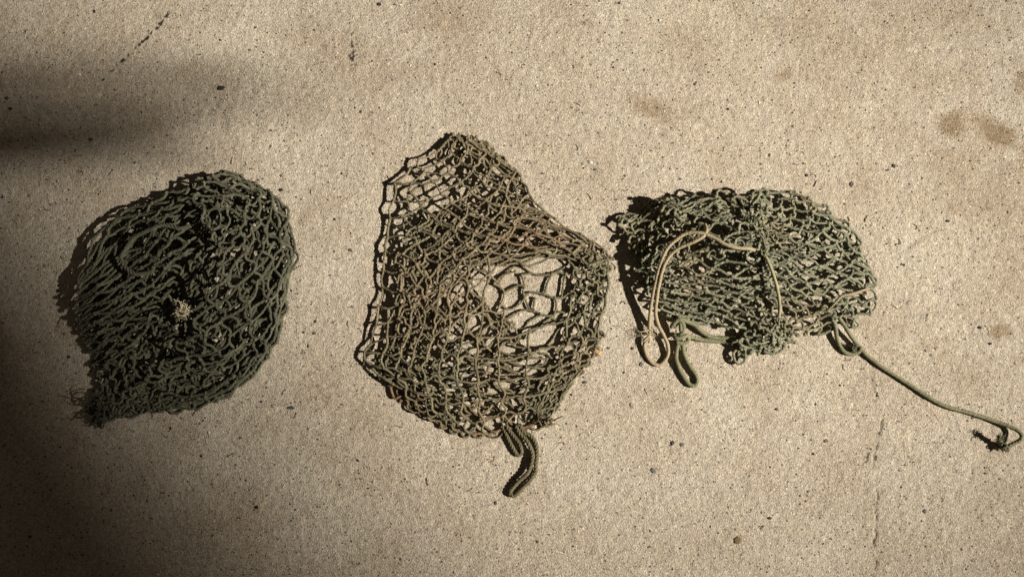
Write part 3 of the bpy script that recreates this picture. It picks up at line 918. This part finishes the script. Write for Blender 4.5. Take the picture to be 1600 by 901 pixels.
c3 = np.concatenate([c3, traced([HT(p, h) for p, h in (
    ([(1202, 302), (1218, 300.6), (1234, 299), (1242.5, 301)], 20), ([(1242, 301), (1241, 312), (1239, 323), (1240, 340)], 18),
    ([(1242, 302), (1251, 312), (1255, 327), (1258, 332)], 16), ([(1219, 310), (1237, 312), (1256, 311.6), (1264, 317), (1265, 325)], 14),
    ([(1265, 325), (1266, 330), (1270, 334), (1281, 339)], 11), ([(1258, 332), (1262, 330), (1265, 325)], 14), ([(1268, 331), (1276, 331), (1284, 332), (1294, 336)], 10),
    ([(1294, 336), (1299, 341), (1303, 347), (1312.7, 356)], 10), ([(1281, 339), (1287, 339), (1294, 336)], 12), ([(1288, 340), (1290, 345), (1289, 351), (1286, 357)], 10),
    ([(1312.7, 356), (1325, 358), (1336, 365), (1339.5, 375), (1337.5, 382)], 11), ([(1337.5, 382), (1343, 388), (1346, 398), (1348, 408)], 9), ([(1312.7, 356), (1310, 364), (1304.5, 371)], 12),
    ([(1306, 371), (1317, 373.5), (1326, 379), (1337.5, 382)], 13), ([(1332, 363), (1329, 368), (1327, 372), (1327, 378)], 12), ([(1332, 382), (1335, 388), (1340, 391), (1345, 392)], 7),
    ([(1259, 332), (1260, 340), (1260.5, 346), (1262.5, 354)], 18), ([(1281, 339), (1277, 345), (1273, 349), (1266, 354)], 18), ([(1262.5, 373), (1260, 366), (1260.5, 354)], 30),
    ([(1262.5, 373), (1267, 365), (1270, 354)], 30), ([(1262.5, 373), (1273, 366), (1284, 361), (1293.5, 357)], 28), ([(1293, 357), (1300, 352), (1306, 354), (1312.7, 356)], 14),
    ([(1262.5, 373), (1253.5, 365), (1243, 359), (1233, 353)], 33), ([(1233, 353), (1224, 348), (1215, 340)], 36), ([(1262.5, 374), (1263, 384), (1262, 392)], 34),
    ([(1348, 408), (1340, 412), (1334, 420), (1328, 426)], 10), ([(1348, 408), (1356, 415), (1360, 424), (1362, 432)], 7), ([(1362, 432), (1352, 430), (1345, 434), (1336, 436)], 12),
    ([(1362, 432), (1369, 436), (1367, 446), (1360, 450)], 8), ([(1360, 488), (1367, 482), (1368, 472), (1358, 468), (1352, 476)], 7), ([(1335, 500), (1342, 508), (1334, 512), (1328, 504)], 5),
    ([(1152, 545), (1146, 552), (1150, 566), (1160, 568), (1166, 558)], 9), ([(1195, 548), (1206, 553), (1220, 548), (1226, 540)], 9))])])
rk = np.random.default_rng(55)


def tangle(x, y, h, size, n):
    """a bunch of cord loops knotted together -> (n,7,3) pieces"""
    out = []
    c = P(x, y, h)
    for i in range(n):
        u = rk.normal(0, 1, 3); u[2] *= .5; u /= np.linalg.norm(u)
        v = rk.normal(0, 1, 3); v[2] *= .7; v -= u * v.dot(u); v /= np.linalg.norm(v)
        a = size * rk.uniform(.6, 1.3); b = size * rk.uniform(.25, .7)
        o = c + rk.normal(0, size * .35, 3) * (1, 1, .4)
        t0 = rk.uniform(0, 6.28)
        t = np.linspace(t0, t0 + rk.uniform(3.6, 5.6), 13)
        q = o + np.cos(t)[:, None] * u * a + np.sin(t)[:, None] * v * b + rk.normal(0, .5, (13, 3))
        q[:, 2] = np.maximum(q[:, 2], 2)
        out += [q[:7], q[6:]]
    return np.array(out)


c3 = np.concatenate([c3] + [tangle(*a) for a in (
    (1192, 398, 46, 15, 9), (1200, 415, 44, 13, 6), (1182, 352, 46, 14, 7), (1160, 318, 42, 15, 8), (1184, 312, 38, 13, 6), (1128, 338, 42, 12, 5),
    (1105, 325, 36, 12, 4), (1040, 322, 28, 15, 6), (1066, 338, 34, 13, 5), (1015, 345, 14, 11, 4), (1000, 378, 18, 12, 4), (1015, 405, 22, 12, 4),
    (1208, 522, 22, 15, 4), (1168, 545, 12, 14, 3), (1018, 440, 20, 12, 4), (1320, 480, 16, 12, 4))])
netting_mesh('netting', c3, 2.0, M_net3, n3, 3, tint3, fuzz=450)
tan = cord('tan_cord', [[(1180, 391, 58), (1169, 388, 66), (1152, 387, 68), (1132, 381, 68), (1115, 371, 66), (1094, 364, 63), (1074, 364, 58), (1057, 374, 53), (1042, 389, 48), (1031, 414, 41),
                         (1024, 443, 32), (1018, 472, 22), (1015, 501, 12), (1015, 522, 8)],
                        [(1102, 350, 52), (1104, 360, 62), (1099, 369, 64), (1083, 378, 60), (1057, 390, 52), (1042, 406, 46), (1034, 426, 40), (1028, 455, 30), (1024.5, 487, 18),
                         (1029, 508, 12), (1037, 524, 9), (1043.5, 540, 7), (1042.5, 557, 4), (1032, 569.5, 3.2), (1020, 567, 3.2), (1010, 555, 3.4), (1006.5, 537, 6), (1011, 527, 9)]],
          2.9, M_tan, n3, 7, wob=.35)
fr = fibres('frayed_end', (1014, 521, 8), 40, 18, M_fray, tan, 8, .45, (.2, .1, .4), .9, .8, (1.0, 1.7), 3)
fr.location = (0, 0, 0)
gc = cord('green_drawcord', [[(1060, 534, 8), (1056, 556, 6), (1060, 572, 4.5), (1066, 585, 4), (1078, 601, 4), (1088, 600, 4), (1088.5, 588, 4.5), (1077, 570, 5), (1068.5, 551, 6), (1066, 532, 9)],
                             [(1052, 512, 14), (1062, 499, 16), (1071, 501, 15), (1084, 507, 10), (1097, 518, 6), (1110, 526, 4), (1127, 528, 4), (1152, 529, 8)],
                             [(1066, 524, 10), (1078, 526, 8), (1100, 531, 4.5), (1124, 533, 4), (1154, 532, 6), (1172, 528, 12)]],
          3.5, M_green, n3, 9, wob=.3)
kn = cord('knot', [[(1048, 512, 12), (1054, 504, 18), (1062, 500, 20), (1068, 508, 19), (1066, 520, 16), (1058, 524, 12)],
                   [(1052, 522, 10), (1056, 528, 16), (1066, 527, 17), (1074, 524, 14), (1075, 532, 9), (1066, 536, 9), (1056, 534, 10)],
                   [(1060, 494, 14), (1063, 506, 19), (1064, 518, 17)]], 3.4, M_green, gc, 10, wob=.2)
cord('loose_cord', [(1195, 398, 58), (1203, 415, 62), (1210, 435, 61), (1215.5, 457, 57), (1218.5, 478, 50), (1217, 496, 40)], 2.6, M_green, n3, 11, wob=.3, tint=np.array((1.7, 1.55, 1.6)))
cord('loose_cord', [(1291, 486, 30), (1300, 478, 36), (1314, 463, 40), (1331, 459, 38), (1346, 454, 30), (1358, 450, 20)], 2.0, M_tan, n3, 12, wob=.4, tint=.85)
cord('loose_cord', [(1085, 322, 34), (1090, 314, 38), (1100, 311, 40), (1112, 310, 40)], 2.2, M_tan, n3, 13, wob=.4, tint=.72)
tail = cord('trailing_drawcord', [[(1300, 498, 12), (1305, 508, 10), (1308.5, 531, 6), (1318, 548, 4), (1331, 553, 3.6), (1342, 549, 4.5), (1345, 541, 9)],
                                  [(1310, 495, 16), (1321, 510, 12), (1332.5, 529, 8), (1349, 549.5, 5), (1369, 567, 4), (1396.5, 585, 4), (1424, 603, 4), (1452, 621, 4), (1480, 635, 4), (1516, 645, 4),
                                   (1546, 654.5, 5), (1578, 666, 9), (1593, 675, 13), (1596, 684, 14), (1585, 692, 10), (1569, 698, 8), (1563, 690, 12), (1561, 680, 20)]],
            3.2, M_green, n3, 14, wob=.35)
fibres('frayed_end', (1562, 684, 18), 26, 12, M_green, tail, 15, .5, (-.2, .4, .8), .6, .6, (.8, 1.4), 1.5)
fibres('end_knot', (1567, 697, 9), 46, 11, M_green, tail, 17, 1.2, (0, 0, .3), 1.0, 1.6, (.5, .9), 2.5)
fibres('end_knot', (1334, 544, 6), 40, 10, M_green, tail, 16, 1.1, (0, 0, .3), 1.0, 1.8, (.4, .8), 2)
for i, (x, y, h, n_, l) in enumerate(((1180, 345, 44, 36, 26), (1190, 372, 46, 40, 30), (1200, 398, 46, 44, 32), (1185, 335, 42, 26, 22), (1120, 338, 40, 26, 22)  )):
    fibres('frayed_tuft', (x, y, h), n_ // 4, l * 1.2, M_net3, n3, 30 + i, 1.35, (.1, -.2, .25), .9, .9, (.9, 1.35), 9)

# ================================================================== small loose things on the slab
def chip(name, x, y, rx, ry, h, ang, col, label, cat, seed, group='stray chips on the concrete'):
    rng = np.random.default_rng(seed)
    m, nt_, b_ = new_mat(name + '_surface')
    n_ = N(nt_, 'ShaderNodeTexNoise'); n_.inputs['Scale'].default_value = 900
    tcc = N(nt_, 'ShaderNodeTexCoord'); nt_.links.new(tcc.outputs['Object'], n_.inputs['Vector'])
    rr = N(nt_, 'ShaderNodeValToRGB')
    rr.color_ramp.elements[0].color = (*[c * .6 for c in col], 1); rr.color_ramp.elements[1].color = (*[c * 1.4 for c in col], 1)
    nt_.links.new(n_.outputs[0], rr.inputs[0]); nt_.links.new(rr.outputs[0], b_.inputs['Base Color'])
    b_.inputs['Roughness'].default_value = .75
    k = 10
    a = np.arange(k) / k * 2 * math.pi
    rad = rng.uniform(.7, 1.1, k)
    c, s_ = math.cos(R(-ang)), math.sin(R(-ang))
    ox, oy = np.cos(a) * rad * rx, np.sin(a) * rad * ry
    X0, Y0 = ox * c - oy * s_, ox * s_ + oy * c
    p = P(x, y, 0)
    V = []
    for f, z in ((1.0, -.4), (1.02, h * .5), (.7, h), (.0, h * 1.08)):
        V.append(np.stack([p[0] + X0 * f, p[1] + Y0 * f, np.full(k, z) + rng.normal(0, h * .08, k) * (f > 0)], 1))
    V = np.concatenate(V); F = []
    for l in range(3):
        for i in range(k):
            F.append((l * k + i, l * k + (i + 1) % k, (l + 1) * k + (i + 1) % k, (l + 1) * k + i))
    loc = np.array((p[0] * S, p[1] * S, 0))
    o = mesh_obj(name, V * S - loc, F, m, None, smooth=False)
    o.location = loc
    return tag(o, label, cat, group)


chip('stone_chip', 346, 138, 6.5, 4, 3, -10, (.022, .018, .015), 'black stone chip lying above the dark green net, in the top left blurred shadow', 'stone chip', 1)
chip('stone_chip', 455, 637, 6.5, 3.0, 2.5, 0, (.052, .054, .056), 'flat slate grey stone chip to the right of the dark green net', 'stone chip', 2)
chip('stone_chip', 402, 792, 3, 2.8, 2.4, 0, (.012, .011, .010), 'round black stone speck low on the slab, below the dark green net', 'stone chip', 3)
chip('leaf_scrap', 1152, 843, 5.5, 6.5, 1.6, 60, (.12, .085, .035), 'brown scrap of dry leaf at the bottom, below the sage green net', 'leaf scrap', 4)
chip('stone_chip', 1202, 809, 3.2, 2.6, 2, 0, (.035, .022, .022), 'small dark maroon stone chip just right of the brown leaf scrap', 'stone chip', 5)
chip('stone_chip', 1021, 735, 5, 4, 1.2, 40, (.105, .107, .108), 'bluish grey stone chip below the middle, right of the twisted rope loops', 'stone chip', 6)
chip('stone_chip', 1065, 694, 4, 2.8, 1.2, 10, (.085, .087, .088), 'bluish grey stone chip below the two hanging cord loops', 'stone chip', 7)
chip('stone_chip', 1002, 569, 3.2, 4.2, 1.2, 30, (.10, .102, .104), 'tiny grey chip beside the tan cord loop', 'stone chip', 8)
chip('stone_chip', 440, 297, 2.8, 2.6, 2.2, 0, (.02, .018, .016), 'black grit speck at the upper right rim of the dark green net', 'stone chip', 9)
chip('stone_chip', 1290, 688, 4, 3, 1.2, 0, (.12, .075, .055), 'reddish brown chip between the crack and the trailing green cord', 'stone chip', 10)
chip('stone_chip', 1445, 798, 3.4, 3.4, 1.2, 0, (.105, .106, .108), 'grey chip to the right of the crack, near the bottom right', 'stone chip', 11)
chip('leaf_scrap', 931, 548, 10, 5, 4, 25, (.40, .26, .12), 'tan scrap of dry leaf caught at the right rim of the olive brown net', 'leaf scrap', 12)

rg = np.random.default_rng(91)
ng = 900
gxy = np.stack([rg.uniform(-20, 1620, ng), rg.uniform(-20, 920, ng)], 1)
near_net = rg.integers(0, 3, 320)
gxy[:320] = np.array([(290, 460), (765, 470), (1180, 430)])[near_net] + rg.normal(0, 1, (320, 2)) * np.array([(150, 165), (160, 200), (180, 120)])[near_net]
gc_ = P(gxy[:, 0], gxy[:, 1], 0)
kk = _ico()[0]; nk = len(kk)
gs = np.exp(rg.normal(.05, .42, ng))[:, None, None] * rg.uniform(.7, 1.4, (ng, 1, 3)) * .95
gv = kk[None] * gs * (1 + .18 * rg.normal(0, 1, (ng, nk, 1)))
gv[..., 2] *= .5
gv += gc_[:, None] + np.array((0, 0, .35))
pal = np.array([(.10, .09, .08), (.16, .13, .10), (.05, .045, .04), (.42, .30, .18), (.95, .90, .78), (.22, .24, .27)])
gt = pal[rg.choice(6, ng, p=(.26, .22, .24, .12, .10, .06))]
M_grit = cord_mat('loose_grit', (.55, .55, .55), (.75, .75, .75), stripes=False)
gf = (_ico()[1][None] + (np.arange(ng) * nk)[:, None, None]).reshape(-1, 4)
grit = mesh_obj('grit', gv.reshape(-1, 3) * S, gf, M_grit, None, np.repeat(gt, nk, 0), smooth=False)
SH = []
for k_ in range(70):
    c_ = [(290, 460), (765, 470), (1180, 430)][k_ % 3]; a_ = rg.uniform(0, 6.28); q_ = rg.uniform(.95, 1.5)
    x_, y_ = c_[0] + math.cos(a_) * 185 * q_, c_[1] + math.sin(a_) * (190, 240, 130)[k_ % 3] * q_
    d_ = rg.uniform(0, 6.28); pts = []
    for j_ in range(6):
        pts.append((x_, y_, .7)); d_ += rg.normal(0, .5); x_ += 2.4 * math.cos(d_); y_ += 2.4 * math.sin(d_)
    SH.append(pts)
shc = traced(SH, 8)
hv, hf, hu = tubes(shc, np.full(shc.shape[:2], .5), 6)
tag(mesh_obj('shed_fibres', hv * S, hf, M_net2, None, np.repeat(rg.uniform(.5, 1.6, 70), 8 * 6)[:, None] * np.ones((1, 3)), hu), 'short loose fibres shed on the concrete around the nets', 'fibres', kind='stuff')
tag(grit, 'loose sand grains and grit scattered over the concrete', 'grit', kind='stuff')

# ================================================================== light
w = bpy.data.worlds.new('World'); scn.world = w; w.use_nodes = True
bg = w.node_tree.nodes['Background']; bg.inputs[0].default_value = (1.0, .82, .62, 1); bg.inputs[1].default_value = .042
EL, AZ, LD = R(36), R(-9), 8000.0      # elevation, bearing (from +x), distance in pixels
ld = bpy.data.lights.new('work_lamp', 'SPOT'); ld.shadow_soft_size = 85 * S
ld.spot_size = R(16.6); ld.spot_blend = 1.0
ld.energy = 2450; ld.color = (1.0, .908, .785)
lo = bpy.data.objects.new('work_lamp', ld); COL.objects.link(lo)
aim = Vector((-170, 235, 0))
Lp = Vector((100, 0, 0)) + Vector((math.cos(EL) * math.cos(AZ), math.cos(EL) * math.sin(AZ), math.sin(EL))) * LD
lo.location = Lp * S
lo.rotation_euler = (aim - Lp).to_track_quat('-Z', 'Y').to_euler()

# ------------------------------------------------------------------ what shades the left side: added blockers floating out of view between lamp and slab
M_prop, ntp, bp_ = new_mat('shadow_blocker_surface')  # plain dark surface shared by the added shadow blockers
npz = N(ntp, 'ShaderNodeTexNoise'); npz.inputs['Scale'].default_value = 60
rpz = N(ntp, 'ShaderNodeValToRGB'); rpz.color_ramp.elements[0].color = (.05, .045, .035, 1); rpz.color_ramp.elements[1].color = (.09, .08, .06, 1)
ntp.links.new(npz.outputs[0], rpz.inputs[0]); ntp.links.new(rpz.outputs[0], bp_.inputs['Base Color']); bp_.inputs['Roughness'].default_value = .9


def shade_prop(name, poly, f, label, cat, thick=14, group=None):
    """a sheet whose outline follows the edge of the shadow it throws, hung a fraction f of the way to the lamp"""
    a = np.array(poly, float)
    a = np.concatenate([a, a[:1]]); a = np.stack([np.interp(np.linspace(0, len(a) - 1, 60)[:-1], np.arange(len(a)), a[:, i]) for i in range(2)], 1)
    g = P(a[:, 0], a[:, 1], 0.0)
    L_ = np.array(Lp)
    w_ = g + f * (L_ - g)
    nrm = (L_ - w_.mean(0)); nrm /= np.linalg.norm(nrm)
    k = len(w_); c = w_.mean(0)
    inner = c + (w_ - c) * .5
    lay = [c[None], inner, w_]
    V = np.concatenate([c[None] + nrm * thick, inner + nrm * thick * 1.2, w_ + nrm * thick * .4, w_ - nrm * thick * .4, inner - nrm * thick, c[None] - nrm * thick])
    o = [1, 1 + k, 1 + 2 * k, 1 + 3 * k, 1 + 4 * k]
    F = []
    for i in range(k):
        j = (i + 1) % k
        for b_ in range(3):
            F.append((o[b_] + i, o[b_] + j, o[b_ + 1] + j, o[b_ + 1] + i))
    for i in range(0, k, 2):
        j, l = (i + 1) % k, (i + 2) % k
        F.append((0, o[0] + i, o[0] + j, o[0] + l)); F.append((len(V) - 1, o[3] + l, o[3] + j, o[3] + i))
    loc = w_.mean(0) * S
    ob = mesh_obj(name, V * S - loc, F, M_prop, None); ob.location = loc
    return tag(ob, label, cat, group)


shade_prop('shadow_strip', [(-300, 112), (200, 106), (340, 114), (510, 140), (430, 162), (250, 172), (-300, 172)], .43,  # added strip, outlined to throw the faint upper shadow band
           'narrow strip added out of view to cast shade, the upper of two', 'shadow blocker', group='added shadow strips')
shade_prop('shadow_strip', [(-300, 192), (100, 188), (250, 194), (370, 222), (250, 246), (100, 258), (-300, 258)], .36,  # second added strip, throws the darker core of that band
           'wider strip added out of view to cast shade, the lower of two', 'shadow blocker', group='added shadow strips')
shade_prop('shadow_blob', [(-300, 446), (60, 450), (104, 480), (120, 530), (110, 620), (90, 700), (50, 760), (-300, 800)], .45,  # added blocker, shaped to darken the slab at the left edge
           'rounded shape added out of view to shade the left edge', 'blanket')
shade_prop('shadow_sheet', [(-900, -100), (-60, -60), (50, 150), (150, 300), (255, 450), (350, 600), (415, 700), (480, 800), (555, 901), (690, 1080), (300, 1400), (-900, 1400)], .70,  # added sheet near the lamp, gives the broad soft falloff lower left
           'large sheet added out of view to shade the lower left', 'tarp')

# ================================================================== render settings
scn.render.engine = 'CYCLES'
scn.view_settings.view_transform = 'Standard'
scn.view_settings.look = 'None'
scn.view_settings.exposure = 0
scn.view_settings.gamma = 1
